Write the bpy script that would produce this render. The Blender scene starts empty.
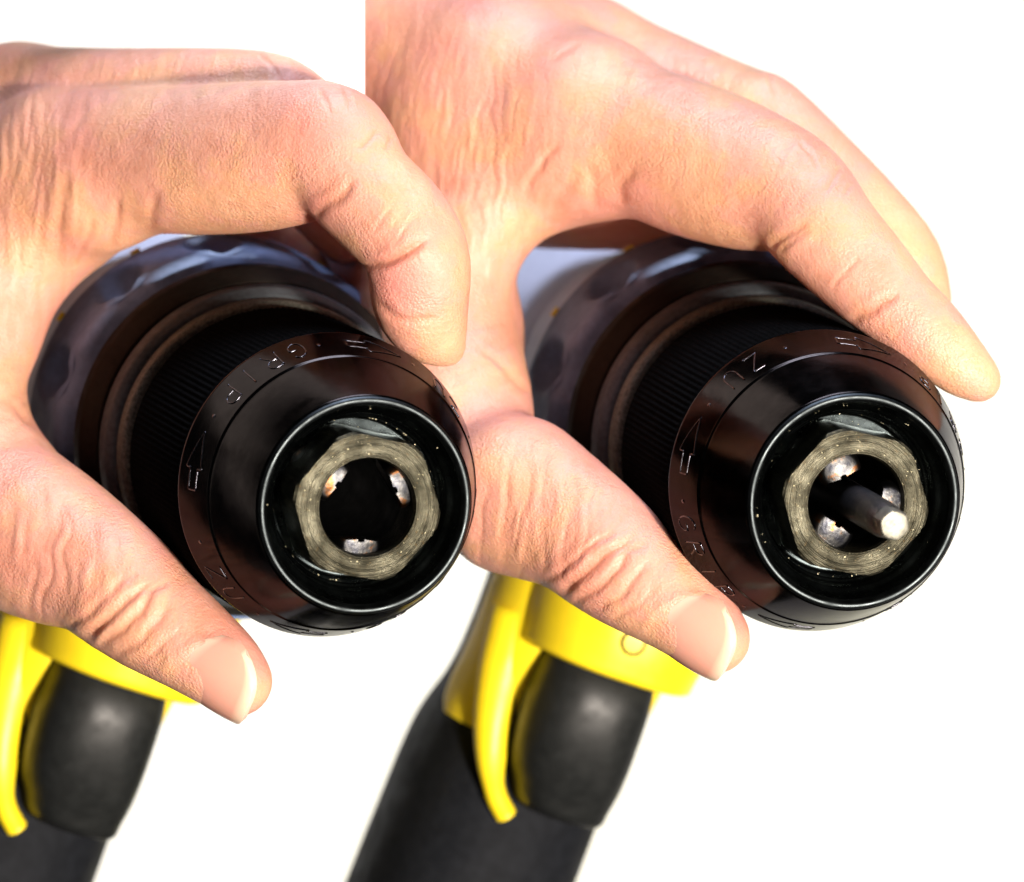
import bpy, bmesh, math, random
import numpy as np
from mathutils import Vector, Matrix

# ------------------------------------------------------------------ camera, world, lamps
SC = bpy.context.scene
COL = SC.collection
U = 0.145e-3            # metres per picture point in the plane of focus
D = 0.60                # camera to the front of the chucks
CX, CY = 512.0, 441.0

cam_d = bpy.data.cameras.new('camera')
cam = bpy.data.objects.new('camera', cam_d)
COL.objects.link(cam)
cam.location = (0, -D, 0)
cam.rotation_euler = (math.radians(90), 0, 0)
cam_d.sensor_width = 36.0
cam_d.lens = 36.0 * D / (1024 * U)
cam_d.clip_start = 0.02
cam_d.clip_end = 20
cam_d.dof.use_dof = True
cam_d.dof.focus_distance = D + 0.016
cam_d.dof.aperture_fstop = 20.0
SC.camera = cam

world = bpy.data.worlds.new('World')
SC.world = world
world.use_nodes = True
bg = world.node_tree.nodes['Background']
bg.inputs[0].default_value = (0.80, 0.88, 1.0, 1)
bg.inputs[1].default_value = 0.03


def area_lamp(name, loc, target, size, power, color, size_y=None, spread=180):
    l = bpy.data.lights.new(name, 'AREA')
    l.energy = power
    l.color = color
    l.size = size
    l.spread = math.radians(spread)
    if size_y:
        l.shape = 'RECTANGLE'
        l.size_y = size_y
    o = bpy.data.objects.new(name, l)
    COL.objects.link(o)
    o.location = loc
    v = Vector(target) - Vector(loc)
    o.rotation_euler = v.to_track_quat('-Z', 'Y').to_euler()
    return o


# key: small warm lamp low on the right, in front of the subject
area_lamp('key_lamp', (0.40, -0.82, -0.17), (0.0, 0.03, 0.0), 0.08, 28.0, (1.0, 0.89, 0.78))
# cool soft light from above and behind
area_lamp('top_lamp', (0.02, 0.00, 0.66), (0.0, 0.03, 0.05), 0.30, 6.0, (0.74, 0.80, 1.0))
# lamps on the white backdrop
area_lamp('backdrop_lamp', (-0.75, 0.45, 0.30), (-0.12, 1.10, 0.0), 0.30, 1.35, (0.95, 0.97, 1.0), spread=100)
area_lamp('backdrop_lamp', (0.75, 0.45, 0.30), (0.12, 1.10, 0.0), 0.30, 0.85, (1.0, 0.99, 0.92), spread=100)
area_lamp('backdrop_lamp', (0.35, 0.45, -0.75), (0.12, 1.10, -0.06), 0.30, 1.0, (1.0, 0.97, 0.28), spread=100)

SC.view_settings.view_transform = 'Standard'
SC.view_settings.look = 'None'
SC.view_settings.exposure = 0.0
SC.view_settings.gamma = 1.0
SC.view_settings.use_curve_mapping = False
try:
    SC.cycles.max_bounces = 8
    SC.cycles.use_denoising = True
except Exception:
    pass

random.seed(7)
RNG = np.random.default_rng(11)


# ------------------------------------------------------------------ helpers
def at(px, py, d):
    """a point of the place: picture point at d millimetres behind the plane of focus"""
    y = d * 1e-3
    f = (D + y) / D
    return np.array([(px - CX) * U * f, y, (CY - py) * U * f])


def rad(r, d):
    return r * U * (D + d * 1e-3) / D


def project(v):
    f = D / (D + v[:, 1])
    return CX + v[:, 0] / U * f, CY - v[:, 2] / U * f


def tag(o, label=None, cat=None, group=None, kind=None):
    if label: o['label'] = label
    if cat: o['category'] = cat
    if group: o['group'] = group
    if kind: o['kind'] = kind
    return o


def mesh_obj(name, verts, faces, mat=None, parent=None, smooth=True, sharp=None):
    me = bpy.data.meshes.new(name)
    me.from_pydata([tuple(v) for v in verts], [], [tuple(f) for f in faces])
    me.update()
    if smooth:
        me.polygons.foreach_set('use_smooth', [True] * len(me.polygons))
        if sharp is not None:
            me.set_sharp_from_angle(angle=math.radians(sharp))
    o = bpy.data.objects.new(name, me)
    COL.objects.link(o)
    if mat: me.materials.append(mat)
    if parent: o.parent = parent
    return o


def np_mesh(name, V, F, mat=None, parent=None, sharp=None):
    me = bpy.data.meshes.new(name)
    V = np.asarray(V, dtype=np.float32)
    F = np.asarray(F, dtype=np.int32)
    k = F.shape[1]
    me.vertices.add(len(V))
    me.vertices.foreach_set('co', V.ravel())
    me.loops.add(F.size)
    me.loops.foreach_set('vertex_index', F.ravel())
    me.polygons.add(len(F))
    me.polygons.foreach_set('loop_start', np.arange(0, F.size, k, dtype=np.int32))
    me.polygons.foreach_set('loop_total', np.full(len(F), k, dtype=np.int32))
    me.polygons.foreach_set('use_smooth', np.ones(len(F), dtype=bool))
    me.update(calc_edges=True)
    me.validate()
    if sharp is not None:
        me.set_sharp_from_angle(angle=math.radians(sharp))
    o = bpy.data.objects.new(name, me)
    COL.objects.link(o)
    if mat: me.materials.append(mat)
    if parent: o.parent = parent
    return o


def lathe(name, prof, n, mat, parent, rfun=None, sharp=35, closed=False):
    """revolve (radius mm, s mm) about the local Y axis"""
    prof = np.array(prof, float)
    th = np.linspace(0, 2 * math.pi, n, endpoint=False)
    R = np.repeat(prof[:, 0][:, None], n, 1)
    S = np.repeat(prof[:, 1][:, None], n, 1)
    T = np.repeat(th[None, :], len(prof), 0)
    if rfun is not None:
        R, S = rfun(R, S, T)
    V = np.stack([R * np.cos(T), S, R * np.sin(T)], -1).reshape(-1, 3) * 1e-3
    m = len(prof)
    i = np.arange(m - 1 if not closed else m)[:, None]
    j = np.arange(n)[None, :]
    i2 = (i + 1) % m
    j2 = (j + 1) % n
    F = np.stack([i * n + j + 0 * i2, i * n + j2 + 0 * i2, i2 * n + j2, i2 * n + j], -1).reshape(-1, 4)
    return np_mesh(name, V, F, mat, parent, sharp)


def smooth_profile(pts, n=6, r=0.25):
    """round the corners of a polyline"""
    out = [pts[0]]
    for a, b, c in zip(pts[:-2], pts[1:-1], pts[2:]):
        a, b, c = map(np.array, (a, b, c))
        la, lc = np.linalg.norm(a - b), np.linalg.norm(c - b)
        q = min(r, la * .45, lc * .45)
        p0 = b + (a - b) / la * q
        p1 = b + (c - b) / lc * q
        for t in np.linspace(0, 1, n):
            out.append(tuple((1 - t) ** 2 * p0 + 2 * t * (1 - t) * b + t * t * p1))
    out.append(pts[-1])
    return out


def tube(pts, r, n=6, closed=False):
    """verts, faces of a thin round bar along 3-D points"""
    P = [Vector(p) for p in pts]
    m = len(P)
    V, F = [], []
    for i, p in enumerate(P):
        if closed:
            t = (P[(i + 1) % m] - P[i - 1]).normalized()
        else:
            t = (P[min(i + 1, m - 1)] - P[max(i - 1, 0)]).normalized()
        ref = Vector((0, 1, 0)) if abs(t.y) < .8 else Vector((1, 0, 0))
        a = t.cross(ref).normalized()
        b = t.cross(a)
        for k in range(n):
            an = 2 * math.pi * k / n
            q = r[i] if hasattr(r, '__len__') else r
            V.append(p + a * (math.cos(an) * q) + b * (math.sin(an) * q))
    for i in range(m if closed else m - 1):
        for k in range(n):
            i2 = (i + 1) % m
            F.append((i * n + k, i * n + (k + 1) % n, i2 * n + (k + 1) % n, i2 * n + k))
    if not closed:
        F.append(tuple(range(n)))
        F.append(tuple(reversed(range((m - 1) * n, m * n))))
    return V, F


def empty(name, mat):
    o = bpy.data.objects.new(name, None)
    o.empty_display_size = 0.02
    COL.objects.link(o)
    o.matrix_world = mat
    return o


# ------------------------------------------------------------------ materials
class MatB:
    def __init__(self, name):
        self.m = bpy.data.materials.new(name)
        self.m.use_nodes = True
        self.t = self.m.node_tree
        self.b = self.t.nodes['Principled BSDF']
        self.tc = self.t.nodes.new('ShaderNodeTexCoord')

    def set(self, **k):
        for a, v in k.items():
            self.b.inputs[a.replace('_', ' ')].default_value = v
        return self

    def node(self, t, **k):
        n = self.t.nodes.new(t)
        for a, v in k.items():
            if a in n.inputs.keys():
                n.inputs[a].default_value = v
            else:
                setattr(n, a, v)
        return n

    def link(self, a, b):
        self.t.links.new(a, b)

    def noise(self, scale, detail=4, rough=.5, coord='Object', stretch=None):
        n = self.node('ShaderNodeTexNoise')
        n.inputs['Scale'].default_value = scale
        n.inputs['Detail'].default_value = detail
        n.inputs['Roughness'].default_value = rough
        src = self.tc.outputs[coord]
        if stretch:
            mp = self.node('ShaderNodeMapping')
            mp.inputs['Scale'].default_value = stretch
            self.link(src, mp.inputs['Vector'])
            src = mp.outputs[0]
        self.link(src, n.inputs['Vector'])
        return n.outputs['Fac']

    def ramp(self, fac, stops):
        r = self.node('ShaderNodeValToRGB')
        e = r.color_ramp.elements
        while len(e) < len(stops): e.new(.5)
        for q, (p, c) in zip(e, stops):
            q.position = p
            q.color = tuple(c) + (1,) if len(c) == 3 else c
        self.link(fac, r.inputs[0])
        return r.outputs[0]

    def vrange(self, fac, a, b, c, d):
        r = self.node('ShaderNodeMapRange')
        for k, v in zip(('From Min', 'From Max', 'To Min', 'To Max'), (a, b, c, d)):
            r.inputs[k].default_value = v
        self.link(fac, r.inputs['Value'])
        return r.outputs[0]

    def bump(self, h, dist, strength=1.0, normal=None):
        b = self.node('ShaderNodeBump')
        b.inputs['Distance'].default_value = dist
        b.inputs['Strength'].default_value = strength
        self.link(h, b.inputs['Height'])
        if normal: self.link(normal, b.inputs['Normal'])
        return b.outputs[0]

    def mix(self, fac, a, b, mode='MIX'):
        n = self.node('ShaderNodeMix', data_type='RGBA', blend_type=mode)
        for sock, v in ((n.inputs[0], fac), (n.inputs[6], a), (n.inputs[7], b)):
            if hasattr(v, 'is_linked'):
                self.link(v, sock)
            elif isinstance(v, tuple):
                sock.default_value = v + (1,) if len(v) == 3 else v
            else:
                sock.default_value = v
        return n.outputs[2]


def simple(name, col, rough, metal=0.0, var=0.25, scale=900, bump=0.00004, rvar=.12, **kw):
    b = MatB(name)
    nz = b.noise(scale, 5, .6)
    c0 = tuple(x * (1 - var) for x in col)
    c1 = tuple(min(1, x * (1 + var)) for x in col)
    b.link(b.ramp(nz, [(.3, c0), (.7, c1)]), b.b.inputs['Base Color'])
    n2 = b.noise(scale * .35, 4, .6)
    b.link(b.vrange(n2, .3, .7, max(.02, rough - rvar), rough + rvar), b.b.inputs['Roughness'])
    b.link(b.bump(nz, bump), b.b.inputs['Normal'])
    b.set(Metallic=metal)
    b.set(**kw)
    return b.m


M = {}
M['backdrop'] = simple('white_paper', (.93, .93, .93), .7, var=.01, scale=40, bump=0)
M['board'] = simple('white_foam_board', (.94, .94, .94), .6, var=.01, scale=60, bump=0)
M['sleeve'] = simple('burnished_black_sleeve', (.022, .019, .018), .16, metal=1.0, var=.10, scale=700, bump=0.000006, rvar=.05, Specular_Tint=(.56, .56, .58, 1))
M['lip'] = simple('polished_lip', (.030, .035, .037), .42, metal=1.0, var=.15, scale=900, bump=0.00001)
M['recess'] = simple('oily_recess', (.042, .052, .055), .27, metal=1.0, var=.35, scale=500, bump=0.00001, rvar=.08)
M['letter'] = simple('engraved_line', (.05, .05, .06), .22, metal=1.0, var=.1, scale=900, bump=0)
M['grip'] = simple('ribbed_black_grip', (.0045, .0045, .0045), .5, var=.3, scale=800, bump=0.00002, IOR=1.0)
M['ring_grey'] = simple('dark_grey_ring', (.050, .056, .063), .45, metal=.0, var=.25, scale=1200, bump=0.00003, IOR=1.22)
M['ring_metal'] = simple('pitted_metal_ring', (.085, .085, .070), .5, metal=.2, var=.6, scale=2200, bump=0.00012, IOR=1.3)
M['ring_brown'] = simple('brown_black_ring', (.011, .0085, .007), .42, metal=.0, var=.25, scale=900, bump=0.00003, IOR=1.1)
M['clutch'] = simple('blue_grey_plastic', (.15, .215, .38), .62, var=.15, scale=600, bump=0.00003, IOR=1.22)
M['gear'] = simple('pale_grey_housing', (.50, .54, .66), .55, var=.05, scale=400, bump=0.00002, IOR=1.2)
M['yellow'] = simple('yellow_plastic', (.85, .645, .013), .42, var=.04, scale=300, bump=0.00002)
M['rubber'] = simple('black_rubber', (.0095, .0105, .013), .52, var=.25, scale=500, bump=0.00003, IOR=1.17)
M['trigger'] = simple('black_trigger_plastic', (.011, .012, .012), .46, var=.25, scale=500, bump=0.00002, IOR=1.32)
M['work_light'] = simple('olive_lens_cup', (.030, .026, .006), .3, var=.2, scale=900, bump=0)
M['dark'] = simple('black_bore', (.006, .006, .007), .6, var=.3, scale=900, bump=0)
M['dust'] = simple('metal_dust', (.75, .68, .45), .4, metal=.3, var=.2, scale=900, bump=0)


def nut_material():
    b = MatB('worn_turned_steel')
    # rings left by turning, from the distance to the axis
    mp = b.node('ShaderNodeMapping')
    b.link(b.tc.outputs['Object'], mp.inputs['Vector'])
    sx = b.node('ShaderNodeSeparateXYZ')
    b.link(mp.outputs[0], sx.inputs[0])
    cx = b.node('ShaderNodeCombineXYZ')
    b.link(sx.outputs[0], cx.inputs[0])
    b.link(sx.outputs[2], cx.inputs[2])
    ln = b.node('ShaderNodeVectorMath', operation='LENGTH')
    b.link(cx.outputs[0], ln.inputs[0])
    c2 = b.node('ShaderNodeCombineXYZ')
    b.link(ln.outputs['Value'], c2.inputs[0])
    rn = b.node('ShaderNodeTexNoise')
    rn.inputs['Scale'].default_value = 3800
    rn.inputs['Detail'].default_value = 3
    b.link(c2.outputs[0], rn.inputs['Vector'])
    n1 = b.noise(260, 5, .6)
    n2 = b.noise(1500, 5, .7)
    base = b.ramp(n1, [(.36, (.018, .018, .012)), (.5, (.055, .053, .037)), (.64, (.13, .125, .09))])
    base = b.mix(b.vrange(rn.outputs['Fac'], .35, .65, .55, 0), base, (.035, .03, .018))
    base = b.mix(b.vrange(n2, .58, .70, 0, .8), base, (.09, .06, .025))
    base = b.mix(b.vrange(b.noise(2600, 2, .5), .70, .74, 0, .9), base, (.5, .46, .3))
    b.link(base, b.b.inputs['Base Color'])
    b.link(b.vrange(n1, .3, .7, .44, .30), b.b.inputs['Roughness'])
    bp = b.bump(rn.outputs['Fac'], 0.00030)
    bp = b.bump(n2, 0.00012, 1.0, bp)
    b.link(bp, b.b.inputs['Normal'])
    b.set(Metallic=.9)
    return b.m


M['nut'] = nut_material()


def jaw_material():
    b = MatB('hardened_steel_jaw')
    n1 = b.noise(420, 5, .65)
    base = b.ramp(n1, [(.38, (.020, .021, .026)), (.54, (.040, .040, .039)), (.62, (.085, .036, .013))])
    b.link(base, b.b.inputs['Base Color'])
    b.link(b.bump(b.noise(1600, 4, .6), 0.00004), b.b.inputs['Normal'])
    b.set(Metallic=1.0, Roughness=.36)
    return b.m


M['jaw'] = jaw_material()


def bit_material():
    b = MatB('dull_steel_bit')
    n1 = b.noise(500, 5, .65, stretch=(1, 1.6, 1))
    base = b.ramp(n1, [(.3, (.060, .058, .066)), (.6, (.10, .095, .098)), (.78, (.24, .21, .17))])
    b.link(base, b.b.inputs['Base Color'])
    b.link(b.bump(b.noise(2200, 4, .6), 0.00004), b.b.inputs['Normal'])
    b.set(Metallic=.9, Roughness=.38)
    return b.m


M['bit'] = bit_material()
M['bit_tip'] = simple('worn_bit_tip', (.17, .165, .135), .5, metal=.75, var=.3, scale=1500, bump=0.00006)


def skin_material():
    b = MatB('skin')
    fl = b.node('ShaderNodeAttribute', attribute_name='flush')
    cr = b.node('ShaderNodeAttribute', attribute_name='crease')
    n1 = b.noise(70, 5, .6)
    n2 = b.noise(420, 4, .6)
    base = b.ramp(n1, [(.34, (.60, .27, .175)), (.46, (.68, .335, .25)), (.55, (.68, .36, .205)), (.68, (.74, .42, .26))])
    base = b.mix(b.vrange(n2, .35, .75, 0, .35), base, (.72, .36, .26))
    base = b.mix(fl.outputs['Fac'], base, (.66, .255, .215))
    base = b.mix(cr.outputs['Fac'], base, (.48, .19, .10))  # creases redder, with shade for contrast painted into the skin colour
    # fine lattice of skin lines
    vo = b.node('ShaderNodeTexVoronoi', feature='F1')
    vo.inputs['Scale'].default_value = 2300
    b.link(b.tc.outputs['Object'], vo.inputs['Vector'])
    h1 = b.vrange(vo.outputs['Distance'], 0, .8, 1, 0)
    base = b.mix(b.vrange(h1, 0, .6, .14, 0), base, (.45, .20, .12))
    base = b.mix(b.vrange(b.noise(150, 6, .7), .52, .75, 0, .35), base, (.62, .25, .19))
    b.link(base, b.b.inputs['Base Color'])
    msk = b.vrange(b.noise(110, 3, .5), .38, .62, .15, 1.0)
    hm = b.node('ShaderNodeMath', operation='MULTIPLY')
    b.link(h1, hm.inputs[0])
    b.link(msk, hm.inputs[1])
    bp = b.bump(hm.outputs[0], 0.00012, .8)
    bp = b.bump(b.noise(1500, 5, .7), 0.00019, .8, bp)
    bp = b.bump(b.noise(420, 5, .65), 0.00026, .7, bp)
    b.link(bp, b.b.inputs['Normal'])
    b.link(b.vrange(b.noise(600, 4, .6), .3, .7, .28, .48), b.b.inputs['Roughness'])
    b.set(Subsurface_Weight=.35, Subsurface_Scale=.0022, Subsurface_Radius=(1.0, .42, .24))
    b.set(Specular_IOR_Level=.45)
    return b.m


M['skin'] = skin_material()


def nail_material():
    b = MatB('finger_nail')
    g = b.node('ShaderNodeAttribute', attribute_name='along')
    base = b.ramp(g.outputs['Fac'], [(.0, (.70, .42, .32)), (.14, (.70, .41, .32)), (.26, (.62, .295, .23)), (.86, (.66, .33, .25)), (.94, (.75, .52, .38)), (1.0, (.78, .62, .47))])
    b.link(base, b.b.inputs['Base Color'])
    b.link(b.bump(b.noise(300, 3, .6, stretch=(1, 1, 1)), 0.00008, .5), b.b.inputs['Normal'])
    b.set(Roughness=.2, Subsurface_Weight=.25, Subsurface_Scale=.0015)
    return b.m


M['nail'] = nail_material()

# ------------------------------------------------------------------ the setting: white backdrop and the board between the two set-ups
bz = []
for x in (-1.6, 1.6):
    for y in (1.10, 1.12):
        for z in (-1.2, 1.2):
            bz.append((x, y, z))
fz = [(0, 1, 3, 2), (4, 6, 7, 5), (0, 4, 5, 1), (2, 3, 7, 6), (0, 2, 6, 4), (1, 5, 7, 3)]
tag(mesh_obj('backdrop', bz, fz, M['backdrop'], smooth=False), kind='structure')


def board():
    d0, d1 = 63.0, 66.0
    pts = [(-1500, 1700), (-1500, -560), (364, -560), (364, 112), (262, 112), (262, -30), (-1150, -30), (-1150, 1700)]
    V = [at(x, y, d0) for x, y in pts]
    V += [v + np.array([0, (d1 - d0) * 1e-3, 0]) for v in V]
    n = len(pts)
    me = bmesh.new()
    vs = [me.verts.new(v) for v in V]
    me.faces.new(vs[:n])
    me.faces.new(list(reversed(vs[n:])))
    for i in range(n):
        me.faces.new((vs[i], vs[n + i], vs[n + (i + 1) % n], vs[(i + 1) % n]))
    bmesh.ops.recalc_face_normals(me, faces=me.faces)
    m = bpy.data.meshes.new('display_board')
    me.to_mesh(m)
    o = bpy.data.objects.new('display_board', m)
    m.materials.append(M['board'])
    COL.objects.link(o)
    tag(o, 'white board with a straight upright edge hiding the wrist of the straight-fingered hand', 'board')


board()


# ------------------------------------------------------------------ drills
def basis(front, back, down_hint):
    b = Vector(back - front).normalized()
    u = -Vector(down_hint)
    u = (u - b * u.dot(b)).normalized()
    r = b.cross(u).normalized()
    m = Matrix.Identity(4)
    for i in range(3):
        m[i][0], m[i][1], m[i][2], m[i][3] = r[i], b[i], u[i], front[i]
    return m


# band where the marks stand: from (r0,s0) to (r1,s1)
BAND = ((20.75, 12.4), (23.05, 20.4))


def band_point(ang, v, lift=0.0):
    (r0, s0), (r1, s1) = BAND
    r = r0 + (r1 - r0) * v
    s = s0 + (s1 - s0) * v
    n = np.array([s1 - s0, -(r1 - r0)])
    n = n / np.linalg.norm(n)
    r += n[0] * lift
    s += n[1] * lift
    return ((r * math.cos(ang)) * 1e-3, s * 1e-3, (r * math.sin(ang)) * 1e-3)


# stroke letters: x to the right, y up, 0..1
def arc(cx, cy, rx, ry, a0, a1, n=12):
    return [(cx + rx * math.cos(math.radians(a0 + (a1 - a0) * i / n)), cy + ry * math.sin(math.radians(a0 + (a1 - a0) * i / n))) for i in range(n + 1)]


GLYPH = {
    'G': [arc(.5, .5, .45, .5, 50, 330, 18) + [(.9, .45), (.5, .45)]],
    'R': [[(.1, 0), (.1, 1), (.55, 1)] + arc(.55, .74, .32, .26, 90, -90, 8) + [(.1, .48)], [(.5, .48), (.9, 0)]],
    'I': [[(.5, 0), (.5, 1)]],
    'P': [[(.1, 0), (.1, 1), (.55, 1)] + arc(.55, .72, .34, .28, 90, -90, 8) + [(.1, .44)]],
    'Z': [[(.08, 1), (.92, 1), (.08, 0), (.92, 0)]],
    'U': [[(.1, 1), (.1, .4)] + arc(.5, .4, .4, .4, 180, 360, 10) + [(.9, 1)]],
}


def resample(poly, step):
    out = [poly[0]]
    for a, b in zip(poly[:-1], poly[1:]):
        L = math.dist(a, b)
        k = max(1, int(math.ceil(L / step)))
        for i in range(1, k + 1):
            out.append((a[0] + (b[0] - a[0]) * i / k, a[1] + (b[1] - a[1]) * i / k))
    return out


def band_marks(parent):
    """words and arrows cut round the band; words run counter-clockwise with their tops to the front"""
    H = .56          # letter height as a share of the band's width
    V0 = .76         # baseline (towards the back)
    w = math.radians(7.0)

    def mark(name, strokes, closed=False):
        V, F = [], []
        for st in strokes:
            v, f = tube(st, 0.00014, 6, closed)
            k = len(V)
            V += v
            F += [tuple(i + k for i in q) for q in f]
        mesh_obj(name, V, F, M['letter'], parent)

    def word(txt, mid):
        step = math.radians(10.6)
        a0 = mid - step * (len(txt) - 1) / 2
        for i, ch in enumerate(txt):
            c = a0 + i * step
            ss = []
            for st in GLYPH[ch]:
                ss.append([band_point(c + (x - .5) * w, V0 - y * H, -.07) for x, y in resample(st, .12)])
            mark('letter', ss)

    def arrow(mid):
        # outlined block arrow pointing clockwise
        a = [(.0, .3), (.42, .3), (.42, .08), (1.15, .5), (.42, .92), (.42, .7), (0, .7), (0, .3)]
        span = math.radians(20)
        ss = [[band_point(mid + (.55 - x) * span, .2 + y * .62, -.07) for x, y in resample(a, .06)]]
        mark('arrow_mark', ss)

    def dot(ang):
        v = [band_point(ang + math.radians(.8) * math.cos(k), .5 + .055 * math.sin(k), -.03) for k in np.linspace(0, 2 * math.pi, 8, endpoint=False)]
        vv = v + [band_point(ang, .5, .10)]
        mesh_obj('dot_mark', vv, [(i, (i + 1) % 8, 8) for i in range(8)], M['letter'], parent)

    for base in (0, math.pi):
        arrow(base + math.radians(69))
        dot(base + math.radians(91))
        word('GRIP', base + math.radians(116))
        dot(base + math.radians(142))
        arrow(base + math.radians(161))
        dot(base + math.radians(193))
        word('ZU', base + math.radians(212))
        dot(base + math.radians(231))


def make_chuck(root, sleeve_turn, jaw_angles, jaw_r, jaw_front, seed):
    rs = random.Random(seed)
    # outer front sleeve: lip, cone, band
    prof = smooth_profile([(15.0, .9), (15.5, .05), (16.2, .25), (20.2, 11.6), (20.35, 12.0), (20.6, 12.25),
                           (23.05, 20.4), (22.95, 21.2), (21.6, 21.8)], 6, .35)
    sl = lathe('chuck_sleeve', prof, 160, M['sleeve'], root, sharp=50)
    band_marks(sl)
    sl.rotation_euler = (0, -sleeve_turn, 0)
    # polished lip and the oily recess behind it
    prof = smooth_profile([(16.0, .15), (15.7, -.28), (15.1, -.25), (14.75, .4), (14.6, 1.3)], 6, .3)
    lathe('chuck_lip', prof, 128, M['lip'], root, sharp=70)
    prof = smooth_profile([(14.75, .8), (14.1, 2.6), (13.2, 3.4), (12.9, 5.2), (12.3, 5.6), (12.1, 8.6), (11.8, 9.0), (7.6, 9.4)], 5, .35)
    rc = lathe('chuck_recess', prof, 128, M['recess'], root, sharp=40)
    # specks of metal dust
    bm = bmesh.new()
    for _ in range(220):
        a = rs.uniform(0, 2 * math.pi)
        k = rs.random()
        if k < .45:
            r, s = rs.uniform(12.95, 14.0), rs.uniform(2.6, 4.8)
            r = 14.0 - (s - 2.6) * .36
        elif k < .8:
            r, s = 12.2, rs.uniform(6.0, 8.4)
        else:
            r, s = rs.uniform(8, 11.6), 9.1
        q = rs.uniform(.04, .12) * (1.7 if rs.random() < .08 else 1)
        mtx = Matrix.Translation((r * math.cos(a) * 1e-3, s * 1e-3, r * math.sin(a) * 1e-3)) @ Matrix.Rotation(rs.random() * 6, 4, 'X') @ Matrix.Rotation(rs.random() * 6, 4, 'Z') @ Matrix.Diagonal((q * 1e-3, q * 1e-3 * rs.uniform(.5, 1.8), q * 1e-3 * .6, 1))
        bmesh.ops.create_icosphere(bm, subdivisions=1, radius=1, matrix=mtx)
    me = bpy.data.meshes.new('metal_dust')
    bm.to_mesh(me)
    bm.free()
    me.materials.append(M['dust'])
    du = bpy.data.objects.new('metal_dust', me)
    COL.objects.link(du)
    du.parent = rc
    du['kind'] = 'stuff'
    # nut: six flats, corners turned off
    n = 216
    turn = math.radians(7)

    def rfun(R, S, T):
        k = (T - turn) % (math.pi / 3) - math.pi / 6
        flat = 10.22 / np.cos(k)
        w = 0.10 * np.sin(3 * T + 1.0) + .06 * np.sin(7 * T)
        return np.where(R > 8.0, np.minimum(R, flat + w * .5), R), S

    pr = [(7.1, 10.0), (7.1, -.7), (7.35, -1.25), (7.6, -1.3), (8.6, -1.32), (9.7, -1.30), (10.75, -1.12), (11.2, -.75), (11.3, 3), (11.3, 10)]
    nut = lathe('chuck_nut', pr, n, M['nut'], root, rfun, sharp=28)
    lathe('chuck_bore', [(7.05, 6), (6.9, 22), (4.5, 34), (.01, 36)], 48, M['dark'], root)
    # jaws: round bars with a wedge-shaped inner edge, leaning in to the axis
    for a in jaw_angles:
        bm = bmesh.new()
        prof = []
        R = 3.35
        for k in range(17):
            t = math.radians(-112 + 224 * k / 16)
            prof.append((R * math.cos(t), R * math.sin(t)))
        prof += [(-1.35, 1.9), (-1.5, .75), (-1.0, .6), (-.9, 0), (-1.0, -.6), (-1.5, -.75), (-1.35, -1.9)]
        rows = []
        for (s, sc) in ((0, .72), (.15, .82), (.45, .91), (.9, .97), (1.5, 1.0), (22, 1.0)):
            row = []
            for (x, z) in prof:
                rr = jaw_r + x * sc + (.35 * (1 - sc)) + s * .16
                row.append(bm.verts.new(((rr * math.cos(a) - z * sc * math.sin(a)) * 1e-3, (jaw_front + s) * 1e-3, (rr * math.sin(a) + z * sc * math.cos(a)) * 1e-3)))
            rows.append(row)
        m = len(prof)
        for r0, r1 in zip(rows[:-1], rows[1:]):
            for i in range(m):
                bm.faces.new((r0[i], r0[(i + 1) % m], r1[(i + 1) % m], r1[i]))
        bm.faces.new(list(reversed(rows[0])))
        bm.faces.new(rows[-1])
        bmesh.ops.recalc_face_normals(bm, faces=bm.faces)
        me = bpy.data.meshes.new('jaw')
        bm.to_mesh(me)
        bm.free()
        me.polygons.foreach_set('use_smooth', [True] * len(me.polygons))
        me.set_sharp_from_angle(angle=math.radians(40))
        me.materials.append(M['jaw'])
        o = bpy.data.objects.new('jaw', me)
        COL.objects.link(o)
        o.parent = root


def loft(sections, n=48, p=2.6):
    """sections: (centre x, s, z, half width, half depth, z tilt per s); returns a grid of points in mm"""
    G = []
    for (cx, cs, cz, hw, hd, sl) in sections:
        row = []
        for k in range(n):
            t = 2 * math.pi * k / n
            c, s_ = math.cos(t), math.sin(t)
            x = hw * math.copysign(abs(c) ** (2 / p), c)
            y = hd * math.copysign(abs(s_) ** (2 / p), s_)
            row.append((cx + x, cs + y, cz + sl * y))
        G.append(row)
    return np.array(G)


def interp_sections(secs, m):
    secs = np.array(secs, float)
    t = np.linspace(0, len(secs) - 1, len(secs))
    tt = np.linspace(0, len(secs) - 1, m)
    # smooth (Catmull-Rom) between the given sections
    out = []
    for q in tt:
        i = min(int(q), len(secs) - 2)
        f = q - i
        p0, p1, p2, p3 = secs[max(i - 1, 0)], secs[i], secs[i + 1], secs[min(i + 2, len(secs) - 1)]
        out.append(.5 * ((2 * p1) + (-p0 + p2) * f + (2 * p0 - 5 * p1 + 4 * p2 - p3) * f * f + (-p0 + 3 * p1 - 3 * p2 + p3) * f ** 3))
    return out


def grid_obj(name, G, mat, parent, cap=True, wrap=True, sharp=45):
    m, n, _ = G.shape
    V = (G.reshape(-1, 3) * 1e-3)
    F = []
    for i in range(m - 1):
        for j in range(n if wrap else n - 1):
            F.append((i * n + j, i * n + (j + 1) % n, (i + 1) * n + (j + 1) % n, (i + 1) * n + j))
    if cap and wrap:
        F.append(tuple(range(n)))
        F.append(tuple(reversed(range((m - 1) * n, m * n))))
    return mesh_obj(name, V, F, mat, parent, True, sharp)


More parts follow.
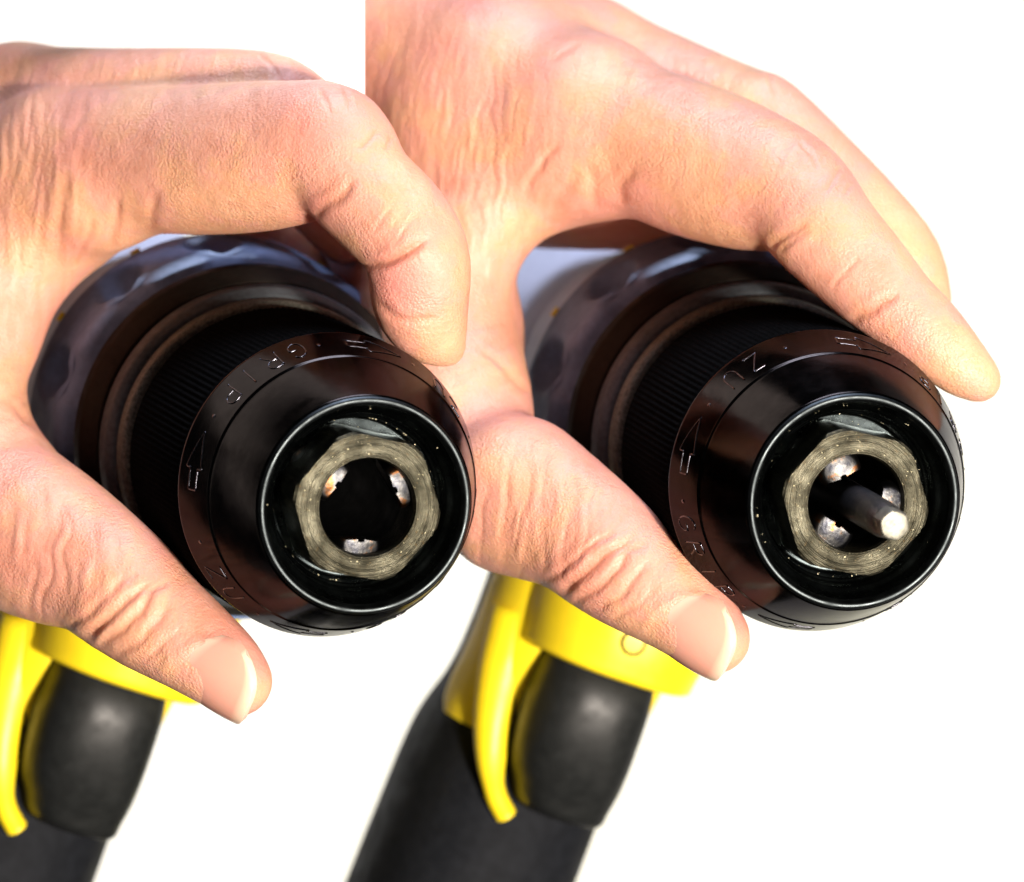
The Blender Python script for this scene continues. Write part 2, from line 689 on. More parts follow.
def make_body(root):
    """everything behind the chuck sleeve"""
    # ribbed grip of the sleeve
    NR = 158

    def rib(R, S, T):
        k = (S > 23.0) & (S < 52.5)
        return R + np.where(k, .17 * np.cos(NR * T), 0), S

    pr = [(19.5, 21.4), (22.3, 21.9), (22.75, 22.6), (22.85, 23.2)] + [(22.9 + .3 * i / 6, 24 + 28 * i / 6) for i in range(7)] + [(23.1, 53.0), (21.9, 54.0), (18, 54.2)]
    lathe('ribbed_grip', pr, NR * 5, M['grip'], root, rib, sharp=80)
    lathe('pitted_ring', smooth_profile([(18, 54.0), (23.5, 54.3), (24.1, 55.0), (24.4, 57.2), (20, 57.6)], 4, .3), 128, M['ring_metal'], root)
    lathe('grey_ring', smooth_profile([(20, 57.2), (24.8, 57.5), (25.8, 59.0), (26.2, 62.0), (22, 62.6)], 4, .5), 128, M['ring_grey'], root)
    lathe('brown_ring', smooth_profile([(20, 62.3), (26.4, 62.5), (28.3, 67.0), (28.6, 69.6), (28.1, 70.0), (20, 70.2)], 4, .35), 128, M['ring_brown'], root)
    lathe('dark_gap', [(20, 69), (25.5, 70.4), (25.5, 76), (20, 76.5)], 64, M['dark'], root)

    # torque ring: scalloped front edge and oval finger hollows
    NL = 11

    def clutch(R, S, T):
        ph = (T * NL / (2 * math.pi)) % 1.0 - .5
        d = np.exp(-((ph / .23) ** 2 + ((S - 83) / 5.6) ** 2) ** 3)
        e = np.exp(-((ph) / .22) ** 4)
        R2 = R - 3.4 * d * (R > 24) - np.where((S < 77) & (R > 26), 1.0 * e, 0)
        S2 = S + np.where(S < 76.5, 1.6 * e * (R > 24), 0)
        return R2, S2

    pr = [(24, 74.0), (28.9, 74.0), (29.9, 74.5), (30.3, 75.4)] + [(30.5 + .8 * i / 26, 76 + 16 * i / 26) for i in range(27)] + [(31.0, 93.2), (26, 93.6)]
    lathe('torque_ring', pr, 288, M['clutch'], root, clutch, sharp=60)
    # number marks in yellow on the torque ring
    for k in range(12):
        a = 2 * math.pi * (k + .5) / 12
        v = []
        for (da, s) in ((-.025, 92.4), (.025, 92.4), (.025, 93.6), (-.025, 93.6)):
            for r in (29.5, 31.7):
                v.append((r * math.cos(a + da) * 1e-3, s * 1e-3, r * math.sin(a + da) * 1e-3))
        mesh_obj('torque_mark', v, [(0, 2, 3, 1), (2, 4, 5, 3), (4, 6, 7, 5), (6, 0, 1, 7), (1, 3, 5, 7), (0, 6, 4, 2)], M['yellow'], root, smooth=False)
    lathe('gear_housing', smooth_profile([(20, 93.4), (25.0, 93.5), (26.0, 95.5), (26.5, 122), (25, 124)], 5, .8), 96, M['gear'], root)
    # motor housing
    secs = [(0, 108, 0, 30, 33, 0)]
    G = []
    for s, hx, hz, cz in [(118, 22, 22, 0), (122, 25, 25, 0), (128, 26, 26.5, -1), (150, 27, 28, -1), (180, 27, 28, -1), (190, 25, 26, -1), (194, 17, 18, -1)]:
        row = []
        for k in range(64):
            t = 2 * math.pi * k / 64
            row.append((hx * math.cos(t), s, cz + hz * math.sin(t)))
        G.append(row)
    grid_obj('motor_housing', np.array(G), M['gear'], root)
    # yellow nose under the gearbox
    secs = [(3.5, 122, -8, 19, 25, 0), (3.5, 119, -26, 18, 24.5, 0.0), (3.5, 117, -38, 17, 23.5, 0), (3.5, 116.5, -45.0, 16, 22.5, 0), (3.5, 117, -47.2, 15.4, 21.8, 0), (3.5, 118, -47.8, 11.5, 17, 0)]
    no = grid_obj('front_housing', loft(interp_sections(secs, 22), 56, 2.5), M['yellow'], root)
    lm = lathe('work_light', [(0.01, 2.4), (1.5, 2.2), (1.75, .1), (2.1, -.15), (2.3, .3), (2.3, 3)], 24, M['work_light'], no)
    lm.location = (2.2e-3, 93.2e-3, -40.2e-3)
    # handle: dark core
    secs = [(0, 127, -36, 16.5, 21, 0), (0, 129, -50, 16.0, 21, 0), (0, 132, -60, 16.2, 21.5, 0), (0, 137.5, -72, 17.6, 24.5, 0),
            (0, 139.5, -90, 18.2, 23.8, 0), (0, 142, -110, 18.4, 23.8, 0), (0, 146, -134, 19.5, 25.0, 0), (0, 149, -150, 22.0, 28.0, 0)]
    secs = interp_sections(secs, 40)
    HG = loft(secs, 56, 2.5)
    h = grid_obj('handle', HG, M['rubber'], root)
    # yellow side panels lie proud on both flanks of the handle
    m, n, _ = HG.shape
    for sgn in (1, -1):
        rows_t, rows_b = [], []
        for i in range(m):
            z = HG[i, :, 2].mean()
            if z < -76: break
            f = (-z - 36) / 50.0          # 0 at the top, 1 at the bottom
            lo, hi = -18.5 - 3.0 * f, -1.0
            if f > .42:
                g = min(1.0, (f - .42) / .19)
                hi = hi - (hi + 14.0) * (1 - math.sqrt(max(0, 1 - g * g)))
            if f > .60: break
            cs = HG[i, :, 1].mean()
            hw, hd = np.abs(HG[i, :, 0]).max(), HG[i, :, 1].max() - cs
            row = []
            for q in np.linspace(0, 1, 13):
                y = lo + (hi - lo) * q
                y = max(-hd * .985, min(hd * .985, y))
                x = hw * (1 - abs(y / hd) ** 2.5) ** (1 / 2.5)
                edge = min(q, 1 - q) / .12
                row.append((sgn * (x + 1.3 * min(1, edge) ** .5), cs + y, z))
            rows_t.append(row)
        G = np.array(rows_t)
        inner = G.copy()
        inner[:, :, 0] -= sgn * 3
        mm, nn, _ = G.shape
        V = np.concatenate([G.reshape(-1, 3), inner.reshape(-1, 3)]) * 1e-3
        F = []
        o2 = mm * nn
        for i in range(mm - 1):
            for j in range(nn - 1):
                F.append((i * nn + j, i * nn + j + 1, (i + 1) * nn + j + 1, (i + 1) * nn + j))
        for i in range(mm - 1):
            for j in (0, nn - 1):
                F.append((i * nn + j, (i + 1) * nn + j, o2 + (i + 1) * nn + j, o2 + i * nn + j))
        for j in range(nn - 1):
            for i in (0, mm - 1):
                F.append((i * nn + j, i * nn + j + 1, o2 + i * nn + j + 1, o2 + i * nn + j))
        bm_o = mesh_obj('side_panel', V, F, M['yellow'], root, True, 50)
        bm = bmesh.new()
        bm.from_mesh(bm_o.data)
        bmesh.ops.recalc_face_normals(bm, faces=bm.faces)
        bm.to_mesh(bm_o.data)
        bm.free()
    for sgn in (1, -1):
        ctl = [(sgn * 12.0, 117.5, -44), (sgn * 11.8, 116.5, -54), (sgn * 11.0, 114.0, -63), (sgn * 9.2, 112.2, -70), (sgn * 6.4, 112.8, -75), (sgn * 3.2, 113.6, -78)]
        if sgn > 0: ctl = ctl[:4]
        v, f = tube([tuple(np.array(p) * 1e-3) for p in interp_sections(ctl, 20)], [.0056 - .0037 * min(1, (k / 19) / .72) for k in range(20)], 14)
        mesh_obj('panel_trim', v, f, M['yellow'], root)
    # trigger
    secs = [(2, 112, -44, 9.5, 11, 0), (2, 109.5, -50, 10.2, 12.5, 0), (2, 108.5, -58, 10.4, 12.0, 0), (2.8, 110.5, -66, 10.0, 12.0, 0), (4.0, 113.0, -71, 8.8, 11.5, 0), (4.8, 114.4, -74.0, 7.8, 11, 0), (5.2, 116.4, -75.4, 5.6, 8, 0)]
    grid_obj('trigger', loft(interp_sections(secs, 30), 48, 2.8), M['trigger'], root)
    # battery pack at the foot
    secs = [(0, 148, -149, 24, 30, 0), (0, 147, -152, 33, 50, 0), (0, 147, -158, 36, 54, 0), (0, 147, -184, 36, 54, 0), (0, 147, -190, 34, 52, 0)]
    bt = grid_obj('battery_pack', loft(interp_sections(secs, 24), 64, 5), M['rubber'], root)
    secs = [(0, 147, -163, 36.6, 54.6, 0), (0, 147, -168, 36.8, 54.8, 0)]
    grid_obj('battery_band', loft(interp_sections(secs, 4), 64, 5), M['yellow'], bt)


def d2(x, y): return math.radians(x)


DOWN_L = (-.325, .0, -.945)
F_L = at(365.5, 506, 0)
B_L = at(366 - 92, 506 - 51.5, 50)
mL = basis(F_L, B_L, DOWN_L)
drill_l = empty('power_drill', mL)
tag(drill_l, 'cordless power drill with wide open empty chuck, no bit in it', 'drill', 'two cordless drills')
make_chuck(drill_l, math.radians(26), [math.radians(a) for a in (161, 44, 285)], 6.0, .6, 3)
make_body(drill_l)

F_R = at(854, 502, 5)
B_R = at(854 - 88, 502 - 50.5, 55)
mR = basis(F_R, B_R, DOWN_L)
drill_r = empty('power_drill', mR)
tag(drill_r, 'cordless power drill with chuck jaws closing on a steel bit', 'drill', 'two cordless drills')
make_chuck(drill_r, math.radians(-66), [math.radians(a) for a in (134, 14, 254)], 5.0, -.2, 5)
_body = [o for o in drill_l.children if o.name.split('.')[0] not in ('chuck_sleeve', 'chuck_lip', 'chuck_recess', 'chuck_nut', 'chuck_bore', 'jaw')]
for o in _body:
    c = o.copy()
    COL.objects.link(c)
    c.parent = drill_r
    for g in o.children:
        k = g.copy()
        COL.objects.link(k)
        k.parent = c


# the bit, held by the jaws
def make_bit():
    e = empty('screwdriver_bit', mR.copy())
    tag(e, 'grey steel bit with a pale worn tip sticking out of the chuck', 'bit')
    lathe('shank', smooth_profile([(.01, 30), (2.65, 30), (2.65, -15.5), (2.45, -17.2), (2.3, -18.0)], 4, .3), 32, M['bit'], e, sharp=40)

    def hexa(R, S, T):
        k = T % (math.pi / 3) - math.pi / 6
        return R * (.55 + .42 / np.cos(k)), S

    lathe('tip', [(2.25, -17.5), (2.25, -20.6), (1.95, -21.3), (.9, -21.5), (.01, -21.4)], 36, M['bit_tip'], e, hexa, sharp=25)


make_bit()


# ------------------------------------------------------------------ hands
def round_cone(P, a, b, r1, r2):
    ba = b - a
    l2 = float(ba @ ba)
    rr = r1 - r2
    a2 = l2 - rr * rr
    pa = P - a
    if a2 <= 1e-9:
        return np.minimum(np.linalg.norm(pa, axis=-1) - r1, np.linalg.norm(P - b, axis=-1) - r2)
    il2 = 1.0 / l2
    y = pa @ ba
    z = y - l2
    q = pa * l2 - y[..., None] * ba
    x2 = np.einsum('...i,...i->...', q, q)
    y2 = y * y * l2
    z2 = z * z * l2
    k = math.copysign(1, rr) * rr * rr * x2 if rr != 0 else 0 * x2
    out = (np.sqrt(x2 * a2 * il2) + y * rr) * il2 - r1
    c1 = np.sign(z) * a2 * z2 > k
    c2 = np.sign(y) * a2 * y2 < k
    out = np.where(c2, np.sqrt(x2 + y2) * il2 - r1, out)
    out = np.where(c1, np.sqrt(x2 + z2) * il2 - r2, out)
    return out


def smin(a, b, k):
    h = np.maximum(k - np.abs(a - b), 0) / k
    return np.minimum(a, b) - h * h * k * .25


class Field:
    def __init__(self, lo, hi, h):
        self.lo = np.array(lo)
        self.h = h
        self.n = np.ceil((np.array(hi) - self.lo) / h).astype(int) + 1
        self.far = np.float32(12.0)

    def new(self):
        return np.full(self.n, self.far, dtype=np.float32)

    def add(self, fld, a, b, r1, r2, k):
        mn = np.minimum(a - r1, b - r2) - 9.0
        mx = np.maximum(a + r1, b + r2) + 9.0
        i0 = np.clip(np.floor((mn - self.lo) / self.h).astype(int), 0, self.n)
        i1 = np.clip(np.ceil((mx - self.lo) / self.h).astype(int) + 1, 0, self.n)
        if np.any(i1 <= i0): return
        ax = [self.lo[q] + self.h * np.arange(i0[q], i1[q]) for q in range(3)]
        P = np.stack(np.meshgrid(*ax, indexing='ij'), -1)
        d = round_cone(P, a, b, r1, r2).astype(np.float32)
        s = tuple(slice(i0[q], i1[q]) for q in range(3))
        fld[s] = smin(fld[s], d, k)


def surface_nets(v, lo, h):
    ins = v < 0
    nx, ny, nz = v.shape
    c = [ins[i:nx - 1 + i, j:ny - 1 + j, k:nz - 1 + k] for i in (0, 1) for j in (0, 1) for k in (0, 1)]
    s = sum(x.astype(np.int8) for x in c)
    act = (s > 0) & (s < 8)
    idx = np.argwhere(act)
    vid = np.full(act.shape, -1, dtype=np.int32)
    vid[act] = np.arange(len(idx))
    acc = np.zeros((len(idx), 3))
    cnt = np.zeros(len(idx))
    off = [(i, j, k) for i in (0, 1) for j in (0, 1) for k in (0, 1)]
    for a in off:
        for q in range(3):
            if a[q] == 1: continue
            b = list(a)
            b[q] = 1
            va = v[idx[:, 0] + a[0], idx[:, 1] + a[1], idx[:, 2] + a[2]]
            vb = v[idx[:, 0] + b[0], idx[:, 1] + b[1], idx[:, 2] + b[2]]
            m = (va < 0) != (vb < 0)
            t = np.where(m, va / np.where(m, va - vb, 1), 0)
            p = np.array(a, float)[None, :].repeat(len(idx), 0)
            p[:, q] += t
            acc += p * m[:, None]
            cnt += m
    V = lo + h * (idx + acc / cnt[:, None])
    F = []
    for q in range(3):
        a = np.moveaxis(ins, q, 0)
        e = a[:-1] != a[1:]
        e = np.moveaxis(e, 0, q)
        r, t = [k for k in range(3) if k != q]
        ii = np.argwhere(e)
        ii = ii[(ii[:, r] > 0) & (ii[:, t] > 0) & (ii[:, r] < v.shape[r] - 1) & (ii[:, t] < v.shape[t] - 1)]
        flip = ins[ii[:, 0], ii[:, 1], ii[:, 2]]
        def g(dr, dt):
            x = ii.copy()
            x[:, r] -= dr
            x[:, t] -= dt
            return vid[x[:, 0], x[:, 1], x[:, 2]]
        quad = np.stack([g(0, 0), g(1, 0), g(1, 1), g(0, 1)], -1)
        if q == 1: flip = ~flip
        quad[~flip] = quad[~flip][:, ::-1]
        F.append(quad)
    F = np.concatenate(F)
    return V, F[(F >= 0).all(1)]


def relax(V, Q, times, w):
    a = np.concatenate([Q[:, 0], Q[:, 1], Q[:, 2], Q[:, 3]])
    b = np.concatenate([Q[:, 1], Q[:, 2], Q[:, 3], Q[:, 0]])
    cnt = np.bincount(a, minlength=len(V)).astype(float)
    cnt[cnt == 0] = 1
    for _ in range(times):
        acc = np.stack([np.bincount(a, V[b, q], minlength=len(V)) for q in range(3)], -1)
        V = V + w * (acc / cnt[:, None] - V)
    return V


def subdivide(V, Q):
    """split every quad into four and smooth"""
    nv, nf = len(V), len(Q)
    a = Q.astype(np.int64)
    b = np.roll(a, -1, axis=1)
    key = np.minimum(a, b) * nv + np.maximum(a, b)
    uk, inv = np.unique(key.ravel(), return_inverse=True)
    mid = .5 * (V[uk // nv] + V[uk % nv])
    cen = V[Q].mean(1)
    e = nv + inv.reshape(nf, 4)
    c = nv + len(uk) + np.arange(nf)
    W = np.concatenate([V, mid, cen])
    F = np.concatenate([np.stack([a[:, k], e[:, k], c, e[:, k - 1]], -1) for k in range(4)])
    return relax(W, F, 3, .5), F


def vnoise(x, y, seed):
    """smooth value noise in two dimensions"""
    r = np.random.default_rng(seed)
    tab = r.random((128, 128))
    xi, yi = np.floor(x).astype(int), np.floor(y).astype(int)
    fx, fy = x - xi, y - yi
    fx, fy = fx * fx * (3 - 2 * fx), fy * fy * (3 - 2 * fy)
    a = tab[xi % 128, yi % 128]
    b = tab[(xi + 1) % 128, yi % 128]
    c = tab[xi % 128, (yi + 1) % 128]
    d = tab[(xi + 1) % 128, (yi + 1) % 128]
    return (a * (1 - fx) + b * fx) * (1 - fy) + (c * (1 - fx) + d * fx) * fy


def poly_dist(x, y, pts):
    """distance to a polyline and position along it"""
    best = np.full(x.shape, 1e9)
    par = np.zeros(x.shape)
    L = [math.dist(a, b) for a, b in zip(pts[:-1], pts[1:])]
    tot = sum(L)
    run = 0
    for (a, b), l in zip(zip(pts[:-1], pts[1:]), L):
        t = np.clip(((x - a[0]) * (b[0] - a[0]) + (y - a[1]) * (b[1] - a[1])) / (l * l), 0, 1)
        d = np.hypot(x - a[0] - t * (b[0] - a[0]), y - a[1] - t * (b[1] - a[1]))
        m = d < best
        best = np.where(m, d, best)
        par = np.where(m, (run + t * l) / tot, par)
        run += l
    return best, par


def make_hand(name, palm, fingers, creases, folds, flush, label, dmax, h=.74, thumb_off=(0, 0)):
    def mm(c):
        return at(*c[:3]) * 1e3, rad(c[3], c[2]) * 1e3
    pts = [mm(c) for ch in palm + fingers for c in ch]
    lo = np.min([p - r for p, r in pts], 0) - 4
    hi = np.max([p + r for p, r in pts], 0) + 4
    fd = Field(lo, hi, h)

    def chain(ch, k):
        f = fd.new()
        q = [mm(c) for c in ch]
        if len(q) == 1: q = q * 2
        for (a, r1), (b, r2) in zip(q[:-1], q[1:]):
            if np.allclose(a, b): b = a + 1e-3
            fd.add(f, a, b, r1, r2, k)
        return f

    def smooth_chain(ch):
        q = interp_sections(ch, (len(ch) - 1) * 3 + 1)
        return [tuple(x) for x in q]

    F = None
    for ch in fingers:
        f = chain(smooth_chain(ch), .12)
        F = f if F is None else smin(F, f, .45)
    P = None
    for ch in palm:
        f = chain(ch, 3.0)
        P = f if P is None else smin(P, f, 7.0)
    T = smin(F, P, 5.0)
    V, Q = surface_nets(T, lo, h)
    # relax
    V = relax(V, Q, 5, .5)
    V, Q = subdivide(V * 1e-3, Q)
    o = np_mesh(name, V, Q)
    me = o.data
    n = len(me.vertices)
    N = np.empty(n * 3, dtype=np.float32)
    me.vertices.foreach_get('normal', N)
    N = N.reshape(-1, 3).astype(float)
    px, py = project(V)
    dd = V[:, 1] * 1e3
    view = np.array([0, -D, 0]) - V
    view /= np.linalg.norm(view, axis=1)[:, None]
    face = np.clip((N * view).sum(1) * 2.0 + .25, 0, 1)
    disp = np.zeros(n)
    red_and_shade = np.zeros(n)  # crease redness together with painted crease shade
    flu = np.zeros(n)
    wx = px + 7 * (vnoise(px / 23, py / 23, 5) - .5)
    wy = py + 7 * (vnoise(px / 23, py / 23, 6) - .5)
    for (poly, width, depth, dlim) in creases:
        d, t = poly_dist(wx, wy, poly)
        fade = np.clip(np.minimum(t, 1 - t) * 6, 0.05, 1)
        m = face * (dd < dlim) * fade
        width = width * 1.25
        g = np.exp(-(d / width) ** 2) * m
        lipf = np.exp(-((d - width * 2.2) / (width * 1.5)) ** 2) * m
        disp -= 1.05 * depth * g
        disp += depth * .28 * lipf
        red_and_shade = np.maximum(red_and_shade, np.clip(depth * 1.1, 0, .48) * np.exp(-(d / (width * 1.2)) ** 2) * m)
    # families of fine parallel folds: centre, radii, direction across the folds, spacing, height
    for (cx, cy, rx, ry, ang, lam, amp, dlim, seed) in folds:
        c, s = math.cos(math.radians(ang)), math.sin(math.radians(ang))
        m = np.clip(1.25 - np.hypot((px - cx) / rx, (py - cy) / ry), 0, 1) * face * (dd < dlim)
        u = (wx * c + wy * s) / lam
        v = (-wx * s + wy * c) / (lam * 5)
        w = vnoise(u * 1.0 + 31, v + 7, seed) * .6 + vnoise(u * 2.1, v * 2, seed + 1) * .4
        rdg = 1 - np.abs(w * 2 - 1)
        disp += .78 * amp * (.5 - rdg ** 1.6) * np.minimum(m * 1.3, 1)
        red_and_shade = np.maximum(red_and_shade, np.clip(rdg ** 4 * amp * .9, 0, .26) * np.minimum(m * 1.6, 1))
    # general unevenness
    disp += .16 * (vnoise(px / 34, py / 34, 21) - .5) * face + .10 * (vnoise(px / 13, py / 13, 22) - .5) * face
    for (cx, cy, r, a) in flush:
        flu = np.maximum(flu, a * np.exp(-((px - cx) ** 2 + (py - cy) ** 2) / (r * r)))
    flu = np.clip(1.25 * flu * (.5 + 1.0 * vnoise(px / 26, py / 26, 9)), 0, 1)
    V = V + N * (disp * 1e-3)[:, None]
    org = V.mean(0)
    me.vertices.foreach_set('co', (V - org).astype(np.float32).ravel())
    for nm, arr in (('flush', flu), ('crease', red_and_shade)):
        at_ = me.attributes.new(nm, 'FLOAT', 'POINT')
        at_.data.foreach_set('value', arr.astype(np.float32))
    me.update()
    me.polygons.foreach_set('use_smooth', np.ones(len(me.polygons), dtype=bool))
    me.materials.clear()
    me.materials.append(M['skin'])
    o.location = org
    return tag(o, label, 'hand', 'two hands gripping the chucks')


def make_nail(hand, base, tip, R, half, facing, mid_lift, d0, d1):
    """curved plate over the finger end; base, tip: points on its middle line; facing: direction it looks"""
    a = at(*base, d0)
    b = at(*tip, d1)
    t = (b - a)
    L = np.linalg.norm(t)
    t /= L
    nrm = np.array(facing, float)
    nrm -= t * (nrm @ t)
    nrm /= np.linalg.norm(nrm)
    s = np.cross(t, nrm)
    Rm = rad(R, d0)
    nu, nv = 25, 25
    top, al = [], []
    for j in range(nv):
        v = j / (nv - 1)
        for i in range(nu):
            u = -1 + 2 * i / (nu - 1)
            ang = math.radians(half) * u * (1.0 - .14 * (1 - v) ** 2) * (1 - .10 * v ** 4)
            # rounded cuticle and rounded free edge
            start = .30 * abs(u) ** 2.4 * (1 - v)
            end = -.34 * abs(u) ** 3.0 * v
            w = v + start * .9 + end
            r = Rm * (1 + .02 * math.sin(v * 3.1)) - Rm * .05 * v ** 4
            p = a + t * (L * w) + nrm * (r * math.cos(ang) - Rm + mid_lift * U) + s * (r * math.sin(ang))
            top.append(p)
            al.append(v)
    th = .0014
    bot = []
    for p in top:
        bot.append(p - nrm * th)
    V = np.array(top + bot)
    F = []
    o2 = nu * nv
    for j in range(nv - 1):
        for i in range(nu - 1):
            q = (j * nu + i, j * nu + i + 1, (j + 1) * nu + i + 1, (j + 1) * nu + i)
            F.append(q)
            F.append(tuple(o2 + x for x in reversed(q)))
    bd = [i for i in range(nu)] + [j * nu + nu - 1 for j in range(1, nv)] + [(nv - 1) * nu + i for i in range(nu - 2, -1, -1)] + [j * nu for j in range(nv - 2, 0, -1)]
    for x, y in zip(bd, bd[1:] + bd[:1]):
        F.append((x, o2 + x, o2 + y, y))
    org = np.array(hand.location)
    o = mesh_obj('fingernail', V - org, F, M['nail'], hand, True, 60)
    bm = bmesh.new()
    bm.from_mesh(o.data)
    bmesh.ops.recalc_face_normals(bm, faces=bm.faces)
    bm.to_mesh(o.data)
    bm.free()
    A = o.data.attributes.new('along', 'FLOAT', 'POINT')
    A.data.foreach_set('value', np.array(al + al, dtype=np.float32))
    return o


TH = [(-30, 495, 48, 84), (37, 538, 37, 81), (92, 567, 30, 67), (125, 593, 26, 63), (152, 616, 23.5, 57), (190, 643, 20.5, 49), (219, 665, 18.5, 43), (237, 681, 17.5, 36)]
TCR = [  # creases of the thumb
    ([(78, 640), (105, 618), (128, 598), (158, 578)], 3.2, .55, 60),
    ([(92, 648), (120, 630), (142, 612), (150, 592), (172, 582)], 3.0, .42, 60),
    ([(112, 656), (140, 640), (163, 618), (172, 600)], 2.6, .26, 60),
    ([(60, 628), (88, 612), (118, 585), (140, 572)], 2.6, .26, 60),
    ([(135, 664), (160, 650), (180, 630)], 2.2, .16, 60),
    ([(158, 674), (172, 657), (196, 644), (222, 641), (240, 650)], 4.5, -.26, 60),
]
TFO = [
    (50, 560, 85, 75, 8, 15, .42, 70, 41),
    (125, 610, 70, 60, 40, 13, .30, 60, 43),
    (10, 400, 70, 60, 75, 14, .25, 80, 47),
]
TFL = [(60, 470, 70, .3), (30, 560, 50, .3), (150, 575, 60, .35), (110, 620, 45, .35), (240, 645, 40, .5), (120, 520, 60, .25), (260, 660, 25, .5)]


def shift(lst, dx, dy, dd=0):
    out = []
    for c in lst:
        out.append((c[0] + dx, c[1] + dy, c[2] + dd, c[3]))
    return out


def shift_cr(lst, dx, dy, dd):
    return [([(x + dx, y + dy) for x, y in p], w, a, l + dd) for p, w, a, l in lst]


def shift_fo(lst, dx, dy, dd):
    return [(f[0] + dx, f[1] + dy) + f[2:7] + (f[7] + dd,) + f[8:] for f in lst]


# hand with the bent finger
palm = [
    [(62, 172, 66, 80), (-90, 230, 88, 120), (-230, 280, 112, 140)],
    [(95, 193, 54, 60), (60, 200, 60, 62)],
    [(40, 215, 64, 66), (2, 275, 62, 60), (-20, 330, 60, 59), (-48, 395, 56, 66), (-50, 450, 55, 78)],
    [(-30, 495, 50, 84), (-150, 420, 78, 110), (-230, 330, 105, 130)],
    [(20, 130, 84, 78), (-90, 200, 100, 115)],
]
fingers = [
    [(70, 166, 62, 80), (100, 163, 57, 76), (150, 160, 50, 73.5), (200, 160, 44, 75), (250, 157, 38, 75.5), (292, 153, 33, 72), (330, 148, 28, 64),
     (358, 184, 25.5, 56), (392, 218, 23, 55), (414, 243, 21.5, 51), (419, 268, 22, 52), (421, 303, 24, 48), (432, 330, 26, 35), (447, 349, 28, 19)],
    [(20, 122, 82, 76), (100, 110, 67, 62), (180, 104, 57, 56), (250, 106, 50, 56), (285, 106, 47, 46), (335, 152, 48, 46), (380, 210, 50, 42), (404, 262, 53, 36), (412, 300, 55, 30)],
    [(20, 165, 100, 68), (120, 152, 90, 57), (200, 152, 83, 53), (255, 155, 78, 49), (305, 185, 75, 40), (345, 232, 76, 33)],
    [(10, 210, 112, 58), (110, 190, 104, 46), (190, 186, 98, 43), (240, 195, 94, 40), (285, 240, 92, 34), (310, 285, 94, 29)],
    TH,
]
creases = TCR + [
    ([(313, 223), (328, 207), (345, 192), (356, 176)], 3.4, .36, 60),
    ([(362, 266), (385, 262), (410, 252), (432, 240)], 3.2, .60, 60),
    ([(370, 300), (392, 314), (412, 322), (440, 318)], 3.0, .28, 60),
    ([(356, 150), (368, 140), (378, 130)], 2.0, .32, 60),
    ([(383, 150), (388, 142), (390, 136)], 2.0, .28, 60),
    ([(318, 84), (324, 100), (330, 118)], 1.8, .25, 60),
    ([(345, 86), (352, 100), (352, 112)], 1.8, .20, 60),
    ([(395, 245), (408, 226), (418, 210)], 1.8, .14, 60),
    ([(370, 232), (384, 214), (392, 204)], 1.8, .14, 60),
    ([(150, 236), (153, 215), (158, 192)], 4.5, .26, 80),
    ([(112, 250), (118, 228), (116, 196)], 3.0, .30, 80),
    ([(70, 268), (88, 240), (92, 215)], 3.0, .22, 80),
    ([(255, 55), (268, 66), (276, 80)], 2.0, .22, 90),
    ([(10, 402), (28, 420), (60, 446)], 3.0, .35, 90),
    ([(60, 280), (58, 230), (70, 170)], 4.0, .30, 90),
]
folds = TFO + [
    (20, 215, 70, 160, 4, 11, .32, 95, 51),
    (60, 110, 60, 60, 20, 15, .14, 95, 53),
    (270, 190, 90, 60, 60, 9, .12, 60, 55),
    (170, 170, 110, 60, 40, 9, .06, 80, 57),
    (420, 210, 60, 70, -35, 9, .14, 60, 59),
    (400, 320, 60, 40, 70, 6, .10, 60, 61),
    (200, 75, 140, 40, 15, 9, .14, 95, 63),
]
flush = TFL + [(330, 110, 60, .5), (400, 290, 45, .75), (430, 225, 40, .4), (310, 215, 30, .5), (60, 110, 70, .4), (300, 75, 40, .45), (80, 330, 70, .3)]
hand_l = make_hand('hand', palm, fingers, creases, folds, flush,
                   'hand with the index finger sharply bent over the open chuck', 60)
make_nail(hand_l, (177, 657), (251, 708), 47, 68, (-.40, -.79, -.47), 14, 16.2, 13.2)

# hand with the stretched finger
DX, DY, DZ = 478, -43, 6
palm = [
    [(575, 122, 70, 84), (500, 95, 80, 104), (400, 60, 98, 108), (385, 20, 122, 92)],
    [(590, 160, 62, 55), (555, 160, 66, 60)],
    [(520, 168, 70, 60), (476, 230, 68, 52), (452, 287, 67, 45), (446, 340, 64, 36), (450, 395, 61, 56)],
    [(458, 440, 56, 78), (440, 330, 78, 80), (400, 180, 98, 100)],
    [(560, 80, 90, 84), (450, 90, 108, 100)],
    [(465, 150, 78, 80), (438, 225, 78, 62), (432, 290, 74, 44)],
]
fingers = [
    [(590, 124, 66, 86), (640, 140, 60, 75), (694, 160, 54, 77), (745, 178, 47, 72), (793, 195, 40, 60), (826, 233, 35, 54), (868, 277, 32, 48),
     (896, 305, 30, 42), (926, 332, 29, 39), (960, 365, 28, 31), (979, 380, 28, 23)],
    [(590, 78, 90, 76), (690, 108, 76, 62), (742, 124, 69, 57), (765, 126, 66, 50), (815, 172, 62, 48), (866, 224, 58, 47), (900, 262, 56, 43), (918, 300, 56, 34)],
    [(560, 140, 108, 65), (650, 150, 98, 55), (720, 165, 91, 51), (785, 212, 86, 45), (835, 278, 84, 38)],
    [(540, 195, 120, 54), (620, 206, 112, 45), (690, 205, 107, 43), (745, 235, 103, 39), (790, 285, 101, 33)],
    shift(TH[1:], DX, DY, DZ),
]
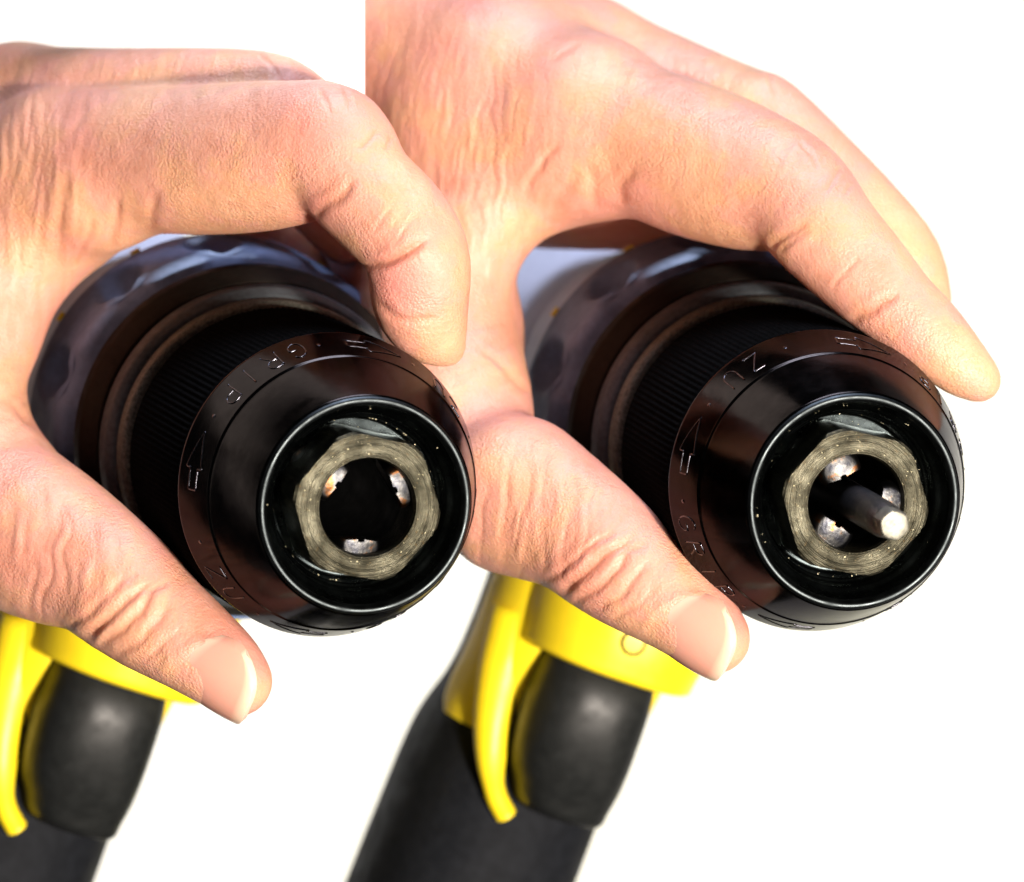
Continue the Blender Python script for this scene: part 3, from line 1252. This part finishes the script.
creases = shift_cr(TCR, DX, DY, DZ) + [
    ([(768, 252), (785, 238), (808, 222)], 3.4, .36, 70),
    ([(778, 256), (800, 236), (812, 228)], 2.4, .25, 70),
    ([(850, 318), (872, 312), (896, 290)], 3.0, .36, 70),
    ([(832, 292), (846, 272), (858, 256)], 1.8, .15, 70),
    ([(822, 190), (838, 172), (845, 166)], 2.0, .30, 70),
    ([(846, 196), (855, 186)], 2.0, .22, 70),
    ([(800, 140), (812, 156), (818, 170)], 1.8, .25, 70),
    ([(620, 210), (622, 190), (634, 168)], 5.0, .26, 90),
    ([(596, 214), (592, 188), (590, 160)], 4.5, .22, 90),
    ([(553, 214), (564, 188), (580, 166)], 4.5, .22, 90),
    ([(520, 205), (535, 170), (560, 140)], 3.4, .30, 95),
    ([(545, 60), (562, 52), (578, 44)], 3.0, .12, 95),
    ([(478, 345), (500, 365), (535, 400)], 3.0, .30, 95),
    ([(765, 70), (772, 85), (780, 100)], 2.0, .22, 95),
]
folds = shift_fo(TFO, DX, DY, DZ) + [
    (475, 190, 85, 150, 6, 11, .36, 110, 51),
    (430, 80, 90, 90, 14, 10, .22, 110, 53),
    (600, 110, 60, 60, 20, 12, .10, 95, 57),
    (740, 220, 90, 60, 50, 9, .12, 70, 55),
    (810, 170, 50, 50, 30, 9, .18, 70, 59),
    (920, 330, 70, 60, 55, 6, .09, 60, 61),
    (700, 60, 140, 50, 15, 9, .14, 110, 63),
]
flush = shift_fo([f + (0,) * 6 for f in TFL], DX, DY, 0)
flush = [f[:4] for f in flush] + [(825, 165, 55, .5), (905, 320, 40, .45), (870, 290, 30, .4), (455, 25, 70, .45), (540, 30, 60, .4), (620, 200, 40, .4), (490, 330, 50, .35)]
hand_r = make_hand('hand', palm, fingers, creases, folds, flush,
                   'hand with the index finger stretched along the chuck holding the bit', 70)
make_nail(hand_r, (177 + DX, 657 + DY), (251 + DX, 708 + DY), 47, 68, (-.40, -.79, -.47), 14, 16.2 + DZ, 13.2 + DZ)
make_nail(hand_r, (958, 338), (998, 380), 30, 70, (.72, .30, .62), 4, 30, 30)
